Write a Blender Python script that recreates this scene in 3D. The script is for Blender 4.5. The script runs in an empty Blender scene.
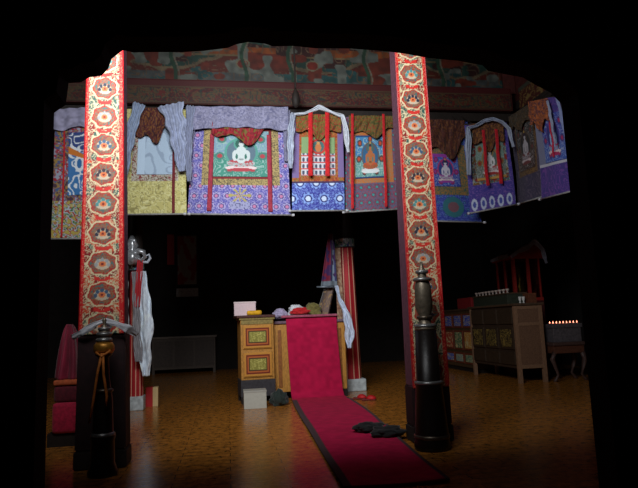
import bpy, bmesh, math, random
import numpy as np
from mathutils import Vector, Matrix
random.seed(4)
C = bpy.context.scene.collection
SC = bpy.context.scene
R = math.radians

# ------------------------------------------------------------------ camera, world, light, exposure
yaw, pit, rol = R(9.1), R(7.8), R(2.2)
f0 = Vector((math.sin(yaw)*math.cos(pit), math.cos(yaw)*math.cos(pit), math.sin(pit)))
r0 = Vector((math.cos(yaw), -math.sin(yaw), 0)); u0 = r0.cross(f0)
up = u0*math.cos(rol) + r0*math.sin(rol); rt = r0*math.cos(rol) - u0*math.sin(rol)
cd = bpy.data.cameras.new('camera'); cam = bpy.data.objects.new('camera', cd); C.objects.link(cam)
cd.sensor_width = 36; cd.lens = 581/638*36; cd.clip_end = 100; cd.clip_start = 0.05
M = Matrix((rt, up, -f0)).transposed().to_4x4(); M.translation = (0, 0, 1.2); cam.matrix_world = M
SC.camera = cam
w = bpy.data.worlds.new('world'); SC.world = w; w.use_nodes = True
w.node_tree.nodes['Background'].inputs[0].default_value = (0.5, 0.6, 0.8, 1)
w.node_tree.nodes['Background'].inputs[1].default_value = 0.0015
SC.view_settings.view_transform = 'Standard'; SC.view_settings.look = 'None'
SC.view_settings.gamma = 1; SC.view_settings.use_curve_mapping = False
SC.view_settings.exposure = 0.0
def area(name, loc, tgt, sx, sy, power, col):
    l = bpy.data.lights.new(name, 'AREA'); l.shape = 'RECTANGLE'; l.size = sx; l.size_y = sy
    l.energy = power; l.color = col
    o = bpy.data.objects.new(name, l); C.objects.link(o); o.location = loc
    o.rotation_euler = (Vector(tgt)-Vector(loc)).to_track_quat('-Z', 'Y').to_euler()
    return o
# daylight that comes in through the clerestory window high in the entrance wall
key = area('clerestory_daylight', (-0.4, 3.22, 4.35), (1.1, 9.6, 2.95), 2.6, 1.5, 150, (0.93, 0.97, 1.0))
key.data.spread = R(106)

# ------------------------------------------------------------------ materials
def lin(c): 
    c = np.asarray(c, float)/255.0
    return np.where(c <= 0.04045, c/12.92, ((c+0.055)/1.055)**2.4)
MATS = {}
def mat(name, col, rough=0.7, metal=0.0, var=0.18, scale=30, bump=0.15, spec=0.4, sheen=0, stretch=(1,1,1)):
    if name in MATS: return MATS[name]
    m = bpy.data.materials.new(name); m.use_nodes = True; nt = m.node_tree; N = nt.nodes; L = nt.links
    b = N['Principled BSDF']; b.inputs['Roughness'].default_value = rough; b.inputs['Metallic'].default_value = metal
    b.inputs['Specular IOR Level'].default_value = spec
    if sheen: b.inputs['Sheen Weight'].default_value = sheen
    tc = N.new('ShaderNodeTexCoord'); mp = N.new('ShaderNodeMapping'); mp.inputs['Scale'].default_value = stretch
    L.new(tc.outputs['Object'], mp.inputs[0])
    nz = N.new('ShaderNodeTexNoise'); nz.inputs['Scale'].default_value = scale; nz.inputs['Detail'].default_value = 4
    L.new(mp.outputs[0], nz.inputs['Vector'])
    c = lin(col); cr = N.new('ShaderNodeValToRGB')
    cr.color_ramp.elements[0].position = 0.3; cr.color_ramp.elements[1].position = 0.7
    cr.color_ramp.elements[0].color = (*(c*(1-var*2)).clip(0, 1), 1); cr.color_ramp.elements[1].color = (*(c*(1+var)).clip(0, 1), 1)
    L.new(nz.outputs['Fac'], cr.inputs[0]); L.new(cr.outputs[0], b.inputs['Base Color'])
    bp = N.new('ShaderNodeBump'); bp.inputs['Strength'].default_value = bump; bp.inputs['Distance'].default_value = 0.01
    L.new(nz.outputs['Fac'], bp.inputs['Height']); L.new(bp.outputs[0], b.inputs['Normal'])
    MATS[name] = m; return m
def vcmat(name, rough=0.75, spec=0.25, sheen=0.0, weave=250):
    if name in MATS: return MATS[name]
    m = bpy.data.materials.new(name); m.use_nodes = True; nt = m.node_tree; N = nt.nodes; L = nt.links
    b = N['Principled BSDF']; b.inputs['Roughness'].default_value = rough; b.inputs['Specular IOR Level'].default_value = spec
    b.inputs['Sheen Weight'].default_value = sheen
    a = N.new('ShaderNodeAttribute'); a.attribute_name = 'Col'
    tc = N.new('ShaderNodeTexCoord'); nz = N.new('ShaderNodeTexNoise'); nz.inputs['Scale'].default_value = weave
    L.new(tc.outputs['Object'], nz.inputs['Vector'])
    hs = N.new('ShaderNodeHueSaturation'); mr = N.new('ShaderNodeMapRange')
    mr.inputs[3].default_value = 0.75; mr.inputs[4].default_value = 1.25
    L.new(nz.outputs['Fac'], mr.inputs[0]); L.new(mr.outputs[0], hs.inputs['Value'])
    L.new(a.outputs['Color'], hs.inputs['Color']); L.new(hs.outputs[0], b.inputs['Base Color'])
    bp = N.new('ShaderNodeBump'); bp.inputs['Strength'].default_value = 0.1; bp.inputs['Distance'].default_value = 0.004
    L.new(nz.outputs['Fac'], bp.inputs['Height']); L.new(bp.outputs[0], b.inputs['Normal'])
    MATS[name] = m; return m
def emit(name, col, s):
    m = bpy.data.materials.new(name); m.use_nodes = True; b = m.node_tree.nodes['Principled BSDF']
    b.inputs['Emission Color'].default_value = (*lin(col), 1); b.inputs['Emission Strength'].default_value = s
    b.inputs['Base Color'].default_value = (*lin(col), 1); return m
def glass(name, col=(200, 210, 215)):
    m = bpy.data.materials.new(name); m.use_nodes = True; b = m.node_tree.nodes['Principled BSDF']
    b.inputs['Transmission Weight'].default_value = 1; b.inputs['Roughness'].default_value = 0.05
    b.inputs['Base Color'].default_value = (*lin(col), 1); b.inputs['IOR'].default_value = 1.2; return m
def floor_mat():
    m = bpy.data.materials.new('polished_floor'); m.use_nodes = True; nt = m.node_tree; N = nt.nodes; L = nt.links
    b = N['Principled BSDF']; b.inputs['Specular IOR Level'].default_value = 0.5
    tc = N.new('ShaderNodeTexCoord')
    br = N.new('ShaderNodeTexBrick'); br.inputs['Scale'].default_value = 1
    br.inputs['Brick Width'].default_value = 0.9; br.inputs['Row Height'].default_value = 0.14; br.inputs['Mortar Size'].default_value = 0.004
    br.inputs['Color1'].default_value = (*lin((206, 138, 62)), 1); br.inputs['Color2'].default_value = (*lin((194, 130, 58)), 1)
    br.inputs['Mortar'].default_value = (*lin((90, 58, 32)), 1); L.new(tc.outputs['Object'], br.inputs['Vector'])
    nz = N.new('ShaderNodeTexNoise'); nz.inputs['Scale'].default_value = 13; nz.inputs['Detail'].default_value = 9; nz.inputs['Roughness'].default_value = 0.75
    L.new(tc.outputs['Object'], nz.inputs['Vector'])
    cr = N.new('ShaderNodeValToRGB'); cr.color_ramp.elements[0].position = 0.36; cr.color_ramp.elements[0].color = (0.34, 0.3, 0.26, 1)
    cr.color_ramp.elements[1].position = 0.66; cr.color_ramp.elements[1].color = (1.25, 1.15, 0.95, 1)
    L.new(nz.outputs['Fac'], cr.inputs[0])
    mx = N.new('ShaderNodeMixRGB'); mx.blend_type = 'MULTIPLY'; mx.inputs[0].default_value = 1
    L.new(br.outputs[0], mx.inputs[1]); L.new(cr.outputs[0], mx.inputs[2]); L.new(mx.outputs[0], b.inputs['Base Color'])
    rr = N.new('ShaderNodeMapRange'); rr.inputs[3].default_value = 0.12; rr.inputs[4].default_value = 0.34
    L.new(nz.outputs['Fac'], rr.inputs[0]); L.new(rr.outputs[0], b.inputs['Roughness'])
    bp = N.new('ShaderNodeBump'); bp.inputs['Strength'].default_value = 0.15; bp.inputs['Distance'].default_value = 0.004
    L.new(nz.outputs['Fac'], bp.inputs['Height']); L.new(bp.outputs[0], b.inputs['Normal'])
    return m
dark_wood = mat('dark_wood', (34, 25, 20), 0.7, scale=12, stretch=(4, 4, 1))
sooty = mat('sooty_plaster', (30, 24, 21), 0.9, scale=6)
dark_paint = mat('dark_red_paint', (72, 26, 22), 0.7, scale=14)
yellow_wood = mat('yellow_wood', (196, 138, 60), 0.5, scale=22, stretch=(5, 5, 1))
brown_wood = mat('brown_wood', (144, 108, 82), 0.6, scale=20, stretch=(4, 4, 1))
gold = mat('gilt', (190, 130, 50), 0.4, 0.6)
cloth_vc = vcmat('woven_cloth', 0.7, 0.3, 0.15)
paint_vc = vcmat('painted_surface', 0.6, 0.3, 0.0, 120)
scarf_m = mat('white_scarf', (205, 212, 225), 0.6, scale=60, sheen=0.3)
steel = mat('dark_bronze', (96, 84, 72), 0.36, 0.75, scale=40)
stone = mat('white_stone', (196, 204, 206), 0.7, scale=14)

# ------------------------------------------------------------------ mesh helpers
def wloc(o):
    v = Vector((0, 0, 0))
    while o: v += o.location; o = o.parent
    return v
def finish(name, me, m, parent=None, smooth=False):
    me.name = name
    if m: me.materials.append(m)
    o = bpy.data.objects.new(name, me); C.objects.link(o)
    if parent:
        me.transform(Matrix.Translation(-wloc(parent))); o.parent = parent
    if smooth:
        for p in me.polygons: p.use_smooth = True
    return o
class MB:
    def __init__(s): s.bm = bmesh.new()
    def box(s, x0, x1, y0, y1, z0, z1, rz=0, rx=0, ry=0, taper=1.0, bev=0.0):
        t = bmesh.new(); g = bmesh.ops.create_cube(t, size=1)
        for v in t.verts:
            k = taper if v.co.z > 0 else 1
            v.co = Vector((v.co.x*(x1-x0)*k, v.co.y*(y1-y0)*k, v.co.z*(z1-z0)))
        if bev: bmesh.ops.bevel(t, geom=t.edges[:], offset=bev, segments=2, affect='EDGES', profile=0.6)
        mm = Matrix.Translation(((x0+x1)/2, (y0+y1)/2, (z0+z1)/2)) @ Matrix.Rotation(rz, 4, 'Z') @ Matrix.Rotation(ry, 4, 'Y') @ Matrix.Rotation(rx, 4, 'X')
        t.transform(mm); s.add(t); return s
    def add(s, t):
        me = bpy.data.meshes.new('t'); t.to_mesh(me); t.free(); s.bm.from_mesh(me); bpy.data.meshes.remove(me)
    def tube(s, pts, r, seg=8):
        pts = [Vector(p) for p in pts]; rs = r if isinstance(r, (list, tuple)) else [r]*len(pts)
        rings = []
        for i, p in enumerate(pts):
            d = (pts[min(i+1, len(pts)-1)]-pts[max(i-1, 0)]).normalized()
            a = d.cross(Vector((0.13, 0.31, 0.94))); 
            if a.length < 1e-3: a = d.cross(Vector((1, 0, 0)))
            a.normalize(); b = d.cross(a)
            rings.append([s.bm.verts.new(p+(a*math.cos(2*math.pi*k/seg)+b*math.sin(2*math.pi*k/seg))*rs[i]) for k in range(seg)])
        for i in range(len(rings)-1):
            for k in range(seg): s.bm.faces.new((rings[i][k], rings[i][(k+1) % seg], rings[i+1][(k+1) % seg], rings[i+1][k]))
        s.bm.faces.new(rings[0]); s.bm.faces.new(rings[-1][::-1]); return s
    def lathe(s, prof, c, seg=24, flute=0.0, nf=8, tilt=None):
        t = bmesh.new(); rings = []
        for (r, z) in prof:
            rings.append([t.verts.new((r*(1+flute*math.cos(nf*2*math.pi*k/seg))*math.cos(2*math.pi*k/seg), r*(1+flute*math.cos(nf*2*math.pi*k/seg))*math.sin(2*math.pi*k/seg), z)) for k in range(seg)])
        for i in range(len(rings)-1):
            for k in range(seg): t.faces.new((rings[i][k], rings[i][(k+1) % seg], rings[i+1][(k+1) % seg], rings[i+1][k]))
        t.faces.new(rings[0][::-1]); t.faces.new(rings[-1])
        m = Matrix.Translation(c)
        if tilt: m = m @ tilt
        t.transform(m); s.add(t); return s
    def prism(s, poly, y0, y1):
        a = [s.bm.verts.new((x, y0, z)) for x, z in poly]; b = [s.bm.verts.new((x, y1, z)) for x, z in poly]
        s.bm.faces.new(a); s.bm.faces.new(b[::-1]); n = len(poly)
        for i in range(n): s.bm.faces.new((a[i], b[i], b[(i+1) % n], a[(i+1) % n]))
        return s
    def build(s, name, m, parent=None, smooth=False):
        bmesh.ops.recalc_face_normals(s.bm, faces=s.bm.faces[:])
        me = bpy.data.meshes.new(name); s.bm.to_mesh(me); s.bm.free()
        return finish(name, me, m, parent, smooth)
def surf(name, P, paint, nu, nv, m=None, parent=None, thick=0.005, smooth=True):
    """grid surface; P(u,v)->(n,3) ; paint(u,v)->(n,3) sRGB"""
    u, v = np.meshgrid(np.linspace(0, 1, nu), np.linspace(0, 1, nv)); u = u.ravel(); v = v.ravel()
    co = np.asarray(P(u, v), float)
    i, j = np.meshgrid(np.arange(nu-1), np.arange(nv-1)); a = (j*nu+i).ravel()
    faces = np.stack([a, a+1, a+nu+1, a+nu], 1)
    me = bpy.data.meshes.new(name)
    me.vertices.add(len(co)); me.vertices.foreach_set('co', co.astype(np.float32).ravel())
    me.loops.add(faces.size); me.loops.foreach_set('vertex_index', faces.astype(np.int32).ravel())
    me.polygons.add(len(faces)); me.polygons.foreach_set('loop_start', np.arange(0, faces.size, 4, dtype=np.int32))
    me.polygons.foreach_set('loop_total', np.full(len(faces), 4, np.int32))
    me.update(calc_edges=True)
    if paint is not None:
        rgb = lin(np.clip(paint(u, v), 0, 255)); ca = me.color_attributes.new('Col', 'FLOAT_COLOR', 'POINT')
        ca.data.foreach_set('color', np.c_[rgb, np.ones(len(rgb))].astype(np.float32).ravel())
    o = finish(name, me, m or cloth_vc, parent, smooth)
    if thick:
        md = o.modifiers.new('thickness', 'SOLIDIFY'); md.thickness = thick; md.offset = 0
    return o
def tag(o, label, cat, group=None):
    o['label'] = label; o['category'] = cat
    if group: o['group'] = group
    return o
def thing(name, loc, label, cat, group=None):
    o = bpy.data.objects.new(name, None); o.empty_display_size = 0.1; C.objects.link(o); o.location = loc
    return tag(o, label, cat, group)
def struct(o): o['kind'] = 'structure'; return o

# ------------------------------------------------------------------ pattern helpers
def hsh(i, j, s): 
    x = np.sin(i*127.1+j*311.7+s*74.7)*43758.5453; return x-np.floor(x)
def noise(x, y, s=0):
    i = np.floor(x); j = np.floor(y); fx = x-i; fy = y-j; fx = fx*fx*(3-2*fx); fy = fy*fy*(3-2*fy)
    return (hsh(i, j, s)*(1-fx)+hsh(i+1, j, s)*fx)*(1-fy)+(hsh(i, j+1, s)*(1-fx)+hsh(i+1, j+1, s)*fx)*fy
def mixc(base, mask, col):
    mask = np.asarray(mask, float)[:, None]; return base*(1-mask)+np.asarray(col, float)*mask
def full(n, col): return np.tile(np.asarray(col, float), (n, 1))
def pick(t, cols):
    cols = np.asarray(cols, float); return cols[np.clip((t*len(cols)).astype(int), 0, len(cols)-1)]
def brocade(x, y, c1, c2, c3, s=0.14, seed=0):
    row = np.floor(y/s); xx = x/s+0.5*(row % 2); dx = (xx-np.floor(xx)-.5); dy = y/s-row-.5
    r = np.hypot(dx, dy); a = np.arctan2(dy, dx)
    c = full(len(x), c1); n = noise(x*70, y*70, seed)
    c = mixc(c, (np.abs(((n*3) % 1)-.5) < .16), np.asarray(c2)*.8+np.asarray(c1)*.2)
    c = mixc(c, (r < .40+.05*np.cos(8*a)), np.asarray(c1)*.75)
    c = mixc(c, (r < .36+.05*np.cos(8*a)) & (r > .25), c2)
    c = mixc(c, r < .16, c3); return c
def contour(x, y, f, s, k=4, wd=.2): return np.abs(((noise(x*f, y*f, s)*k) % 1)-.5) < wd
def floral(x, y, cols, f=30, seed=1):
    t = noise(x*f, y*f, seed)*.5+noise(x*f*2.1, y*f*2.1, seed+3)*.5
    return pick(np.clip((t-.25)*2, 0, .999), cols)*.85
def deity(u, v, sky, land, robe, skin, halo, asp=1.0, seed=2):
    c = full(len(u), sky); n = noise(u*9, v*9, seed)
    c = mixc(c, (v+.12*n) > .55, land)
    c = mixc(c, contour(u, v, 9, seed+5, 5, .13), np.asarray(land)*.5+110)
    for (cx, cy) in ((.15, .18), (.85, .18), (.12, .55), (.88, .55), (.3, .85), (.7, .85), (.5, .08)):
        r = np.hypot(u-cx, (v-cy)*asp); c = mixc(c, r < .085, np.asarray(halo)*.8); c = mixc(c, r < .045, robe)
    e = lambda cx, cy, a, b: np.hypot((u-cx)/a, (v-cy)/b) < 1
    c = mixc(c, e(.5, .47, .30, .32), halo); c = mixc(c, e(.5, .47, .26, .28), np.asarray(sky)*.75)
    c = mixc(c, e(.5, .28, .14, .14), halo); c = mixc(c, e(.5, .28, .11, .11), np.asarray(land)*.7)
    c = mixc(c, e(.5, .81, .28, .055), (220, 200, 200)); c = mixc(c, e(.5, .85, .22, .04), robe)
    c = mixc(c, e(.5, .71, .25, .08), np.asarray(skin)*.85); c = mixc(c, e(.5, .66, .21, .035), robe); c = mixc(c, contour(u, v, 22, seed+9, 4, .14) & e(.5, .70, .24, .085), robe)
    c = mixc(c, e(.5, .52, .105, .19), skin); c = mixc(c, e(.39, .54, .05, .12), skin); c = mixc(c, e(.61, .54, .05, .12), skin)
    c = mixc(c, e(.42, .56, .02, .06) | e(.58, .56, .02, .06), np.asarray(land)*.8); c = mixc(c, e(.5, .62, .045, .02), np.asarray(skin)*.7)
    c = mixc(c, e(.5, .29, .045, .065), skin); c = mixc(c, e(.5, .235, .045, .035), (60, 44, 60)); c = mixc(c, e(.5, .17, .022, .03), (200, 160, 80))
    return c
def frame_border(c, u, v, rect, bu, bv, col, x, y, alt=None):
    a, b, d, e = rect
    m_ = (u > a-bu) & (u < b+bu) & (v > d-bv) & (v < e+bv)
    cc = full(len(u), col)
    if alt is not None: cc = mixc(cc, contour(x, y, 45, 9, 4, .2), alt)
    c = np.where(m_[:, None], cc, c); return c

# ------------------------------------------------------------------ the setting
fm = floor_mat()
struct(MB().box(-5, 8, -2.5, 17.3, -0.12, 0).build('floor', fm))
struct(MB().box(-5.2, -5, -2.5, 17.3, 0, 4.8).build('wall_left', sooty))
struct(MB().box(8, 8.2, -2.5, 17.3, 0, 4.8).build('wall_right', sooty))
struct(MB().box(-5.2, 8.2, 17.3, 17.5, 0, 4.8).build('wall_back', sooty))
# low ceiling around the light well, and the raised roof over the well
cb = MB(); cb.box(-5.2, -2.62, 3.1, 17.5, 4.7, 4.85).box(4.95, 8.2, 3.1, 17.5, 4.7, 4.85).box(-2.62, 4.95, 8.95, 17.5, 4.7, 4.85)
cb.box(-5.2, 8.2, -2.5, 2.95, 3.4, 3.5)
struct(cb.build('ceiling', sooty))
struct(MB().box(-2.8, 5.15, 2.8, 9.2, 6.35, 6.5).build('ceiling_light_well', dark_wood))
struct(MB().box(-2.8, -2.62, 3.1, 8.95, 4.7, 6.35).build('wall_light_well_left', dark_paint))
struct(MB().box(4.95, 5.15, 3.1, 8.95, 4.7, 6.35).build('wall_light_well_right', dark_paint))
struct(MB().box(-2.62, 4.95, 8.95, 9.15, 4.7, 6.35).build('wall_light_well_back', dark_paint))
# entrance wall with the doorway the picture is taken through (lintel with stepped carved brackets)
poly = [(-0.77, 2.20), (-0.72, 2.24), (-0.71, 2.345), (-0.655, 2.35), (-0.62, 2.375), (-0.565, 2.385), (-0.535, 2.42), (-0.52, 2.47), (-0.47, 2.515), (-0.42, 2.505), (-0.35, 2.51), (-0.2, 2.515), (-0.1, 2.525), (0.02, 2.545), (0.06, 2.565), (0.12, 2.58),
        (0.2, 2.575), (0.24, 2.562), (0.34, 2.568), (0.45, 2.56), (0.62, 2.565), (0.78, 2.56), (0.9, 2.55), (1.04, 2.53), (1.2, 2.52), (1.33, 2.50), (1.36, 2.47), (1.55, 2.44), (1.62, 2.40), (1.70, 2.36), (1.755, 2.30)]
wf = MB(); wf.prism([(-0.77, 3.4)]+poly+[(1.755, 3.4)], 2.55, 2.70)
wf.box(-5.2, -0.77, 2.55, 2.70, 0, 3.4).box(1.755, 8.2, 2.55, 2.70, 0, 3.4)
struct(wf.build('wall_front', mat('unlit_dark_wood', (16, 12, 10), .85, spec=.1)))  # wood colour darkened so that the unlit door reveals stay black
wu = MB(); wu.box(-5.2, 8.2, 2.95, 3.1, 3.4, 3.5).box(-5.2, 8.2, 2.95, 3.1, 5.2, 6.5).box(-5.2, -1.95, 2.95, 3.1, 3.5, 5.2).box(1.15, 8.2, 2.95, 3.1, 3.5, 5.2)
struct(wu.build('wall_front_upper', dark_paint))
wn = MB()
for xx in (-1.95, -0.93, 0.08, 1.10): wn.box(xx, xx+0.05, 3.0, 3.08, 3.5, 5.2)
for zz in (3.5, 4.33, 5.15): wn.box(-1.95, 1.15, 3.0, 3.08, zz, zz+0.05)
struct(wn.build('window_1', dark_wood))

# ------------------------------------------------------------------ beams and painted frieze of the light well
tag(MB().box(-2.62, 4.95, 8.72, 8.95, 4.42, 4.56, bev=.01).build('ceiling_beam', dark_wood), 'long dark wooden beam just above the row of hanging scroll paintings', 'beam')
tag(MB().box(4.78, 4.95, 3.1, 8.72, 4.42, 4.56, bev=.01).build('ceiling_beam', dark_wood), 'dark wooden beam above the scrolls on the right side wall', 'beam')
def p_low(u, v):
    x = u*6.95; y = v*.36
    c = full(len(u), (84, 26, 26)); c = mixc(c, (v < .3), (96, 30, 30))
    c = mixc(c, (noise(x*3, y*8, 8) > .52) & (v > .36), (96, 76, 48))
    c = mixc(c, contour(x, y, 9, 2, 5, .13) & (v > .34), (116, 84, 50))
    c = mixc(c, contour(x, y, 12, 5, 4, .12) & (v > .35), (44, 56, 50))
    c = mixc(c, contour(x, y, 17, 25, 4, .10) & (v > .35), (120, 36, 30))
    c = mixc(c, (v > .28) & (v < .33), (100, 74, 50)); c = mixc(c, v > .93, (90, 60, 40)); return c*.68
fb = thing('painted_frieze', (1.2, 8.8, 4.57), 'long painted band of maroon and gold clouds above the hanging scrolls', 'frieze')
fb_b = MB().box(-2.35, 4.72, 8.62, 8.72, 4.57, 4.96).build('board', dark_paint, fb)
surf('painted_face', lambda u, v: np.c_[-2.33+7.03*u, np.full(len(u), 8.612), 4.95-.37*v], p_low, 480, 36, paint_vc, fb_b, 0.004)
def p_up(u, v):
    x = u*7.0; z = (1-v)*1.3    # metres above 4.97
    c = full(len(u), (70, 30, 26))
    n1 = noise(x*2.1, z*4, 3); n2 = noise(x*6, z*9, 4)
    c = mixc(c, (z < .34) & (n1 < .62), (44, 92, 92))
    c = mixc(c, (z < .22) & (n1 > .5), (96, 100, 98))
    c = mixc(c, z < .05, (70, 40, 50))
    hill = .40+.16*np.sin(x*2.6+1)+.08*n2
    c = mixc(c, (z > .22) & (z < hill) & (n1 > .30), (112, 40, 26))
    c = mixc(c, (z > hill-.05) & (z < hill) & (n1 > .3), (140, 118, 88))
    c = mixc(c, (z > hill) & (z < hill+.18) & (n2 > .45), (44, 78, 66))
    c = mixc(c, (z > .52) & (z < .66) & (np.sin(x*3.1) > -.3), (170, 84, 34))
    c = mixc(c, (np.abs(z-.52) < .018), (150, 124, 84))
    c = mixc(c, contour(x, z, 6, 7, 4, .07), (130, 100, 74)); c = mixc(c, (noise(x*4+3, z*6, 31) > .66), (128, 48, 30)); c = mixc(c, (noise(x*5, z*8, 41) > .72), (126, 130, 120))
    for cx in (3.72, 2.6):
        r = np.hypot((x-cx)/.11, (z-.38)/.09); c = mixc(c, (r < 1), (150, 44, 28)); c = mixc(c, (r > .8) & (r < 1), (150, 140, 110))
    for cx in (1.52, 2.62, 3.36, 4.62, 5.9):
        c = mixc(c, (np.abs(x-cx-.04*np.sin(z*9)) < .03), (52, 86, 62)); c = mixc(c, (np.abs(x-cx-.05-.04*np.sin(z*9)) < .012), (140, 130, 110))
    return c*0.58*(.8+.4*noise(x*14, z*14, 2))[:, None]
mu = thing('wall_mural', (1.2, 8.95, 4.97), 'faded teal and red wall mural above the maroon frieze band', 'mural')
mu_b = MB().box(-2.6, 4.93, 8.86, 8.945, 4.97, 6.3).build('plaster_panel', dark_paint, mu)
surf('painted_face', lambda u, v: np.c_[-2.3+7.0*u, np.full(len(u), 8.853)+.0*u, 6.27-1.3*v], p_up, 480, 90, paint_vc, mu_b, 0.004)
def p_side(u, v):
    x = u*5; z = (1-v)*.36; c = full(len(u), (70, 32, 26)); c = mixc(c, contour(x, z, 9, 12, 4, .12), (116, 92, 52)); return mixc(c, v < .2, (60, 60, 50))
fs = thing('painted_frieze', (4.85, 6, 4.57), 'painted red and gold band above the scrolls on the right side wall', 'frieze')
MB().box(4.84, 4.95, 3.4, 8.6, 4.57, 4.96).build('board', dark_paint, fs)
surf('painted_face', lambda u, v: np.c_[np.full(len(u), 4.832), 8.6-5.2*u, 4.95-.37*v], p_side, 240, 24, paint_vc, fs, 0.004)
# cord with tassel hanging in front of the mural
ct = thing('bell_rope', (1.02, 8.3, 4.42), 'thin black cord with a knob hanging in front of the mural', 'rope')
MB().tube([(1.06, 8.3, 6.35), (1.06, 8.3, 4.72)], .014).build('cord', dark_wood, ct)
MB().lathe([(.01, 4.42), (.05, 4.46), (.065, 4.55), (.05, 4.64), (.02, 4.70), (.012, 4.74)], (1.06, 8.3, 0)).build('tassel', dark_wood, ct, True)

# ------------------------------------------------------------------ front pillars with carved painted faces
def pillar_paint(w_m, kinds):
    def f(u, v):
        s = (u-.5)*2; x = s*w_m/2; z = v*6.3
        h = .285; k = np.floor(z/h); dz = z-(k+.5)*h
        gx = x+.02*np.sin(z*31); ax = np.abs(gx)
        c = full(len(u), (128, 22, 22))
        c = mixc(c, noise(ax*15, z*15, 9) > .60, (52, 84, 74))
        c = mixc(c, noise(ax*13, z*17, 19) > .70, (190, 70, 40))
        c = mixc(c, contour(ax, z, 19, 6, 5, .15), (206, 192, 156))
        c = mixc(c, contour(x, z, 34, 16, 3, .09), (190, 172, 132))
        a = np.arctan2(dz/.12, x/.15); r = np.hypot(x/.155, dz/.120)*(1+.06*np.cos(a*7+k))
        c = mixc(c, (r < .98) & (r > .88), (206, 190, 150)); c = mixc(c, (r < .86) & (r > .77), (168, 40, 32))
        ins = r < .77
        c = mixc(c, ins, (140, 96, 66)); c = mixc(c, ins & contour(x, z, 30, 26, 4, .2), (150, 44, 36)); c = mixc(c, ins & contour(x, z, 22, 36, 4, .13), (70, 100, 96))
        pc = np.asarray(kinds, float)[(k % len(kinds)).astype(int)]
        c = mixc(c, np.hypot(x/.080, (dz+.01)/.050) < 1, (188, 170, 146))
        for q in range(5):
            an = math.radians(5+42.5*q); bx_ = .062*math.cos(an); bz = -.018+.05*math.sin(an)
            d = np.hypot((x-bx_)/.019, (dz-bz)/.019); c = np.where((d < 1)[:, None], pc, c)
        c = mixc(c, np.hypot(x/.036, (dz+.008)/.026) < 1, (206, 110, 60)); c = mixc(c, np.hypot(x/.014, (dz+.008)/.012) < 1, (120, 30, 30))
        c = mixc(c, (np.abs(np.abs(dz+.01*np.cos(x*30))-.136) < .012) & (np.abs(x) < .08), (196, 44, 36))
        c = mixc(c, (s < -.86) | (s > .80), (188, 26, 28)); c = mixc(c, ((s < -.86) | (s > .80)) & contour(x, z, 40, 3, 4, .1), (210, 120, 90))
        return c
    return f
KIN = [(60, 84, 110), (150, 150, 150), (40, 44, 60), (70, 130, 130), (52, 40, 50)]
def front_pillar(cx, yf, wb, wt, label, dx=0.0, wrap_shade_top=1.20):
    DR = .62; d = wb*DR; H = 6.35
    root = thing('painted_pillar', (cx, yf+d/2, 0), label, 'pillar')
    m = MB(); t = bmesh.new(); bmesh.ops.create_cube(t, size=1)
    for v in t.verts:
        tp = v.co.z > 0; ww = (wb+(wt-wb)*H/3.8) if tp else wb
        v.co = Vector((cx+v.co.x*ww+(dx if tp else 0), yf+d/2+v.co.y*ww*DR, H if tp else 0.0))
    m.add(t); m.build('shaft', mat('pillar_side_paint', (96, 60, 74), 0.6), root)
    ww = lambda z: wb+(wt-wb)*z/3.8
    yfr = lambda z: yf+d/2-ww(z)*DR/2-.012
    def P(u, v):
        z = wrap_shade_top-.02+v*(H-.02-wrap_shade_top); return np.c_[cx+dx*z/H+(u-.5)*ww(z), yfr(z), z]
    pf = pillar_paint(wb, KIN)
    surf('carved_face', P, lambda u, v: pf(u, (wrap_shade_top+v*(H-wrap_shade_top))/6.3), 64, 720, paint_vc, root, 0.02, False)
    # dark wrapping on the left pillar; on the right, shade painted over the carving
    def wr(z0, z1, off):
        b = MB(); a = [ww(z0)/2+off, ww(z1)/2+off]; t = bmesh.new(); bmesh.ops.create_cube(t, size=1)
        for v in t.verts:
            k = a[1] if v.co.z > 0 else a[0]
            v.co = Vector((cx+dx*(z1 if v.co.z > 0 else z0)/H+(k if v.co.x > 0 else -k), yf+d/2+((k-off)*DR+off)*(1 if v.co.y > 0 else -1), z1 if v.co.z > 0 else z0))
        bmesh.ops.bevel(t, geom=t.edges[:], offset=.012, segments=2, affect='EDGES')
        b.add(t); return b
    wr(0.16, wrap_shade_top, .012).build('wrapping_and_shade', mat('wrap_and_shade', (40, 16, 18), 0.75, scale=18), root)
    wr(0.0, 0.16, .02).build('plinth', mat('dark_plinth', (42, 34, 30), 0.7), root)
    for sx in (-1, 1):
        b = MB(); b.tube([(cx+dx*z/H+sx*(ww(z)/2+.002), yf+d/2-ww(z)*DR/2-.02, z) for z in (wrap_shade_top, 2.4, 4, 6.3)], .006, 6)
        b.build('edge_moulding', mat('red_lacquer', (176, 20, 26), 0.45), root)
    return root
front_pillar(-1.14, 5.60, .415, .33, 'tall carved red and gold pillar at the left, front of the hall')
front_pillar(1.985, 5.70, .375, .325, 'tall carved red and gold pillar right of the crimson carpet', wrap_shade_top=.55)  # the low dark sleeve here is shade put in as colour, not cloth

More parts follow.
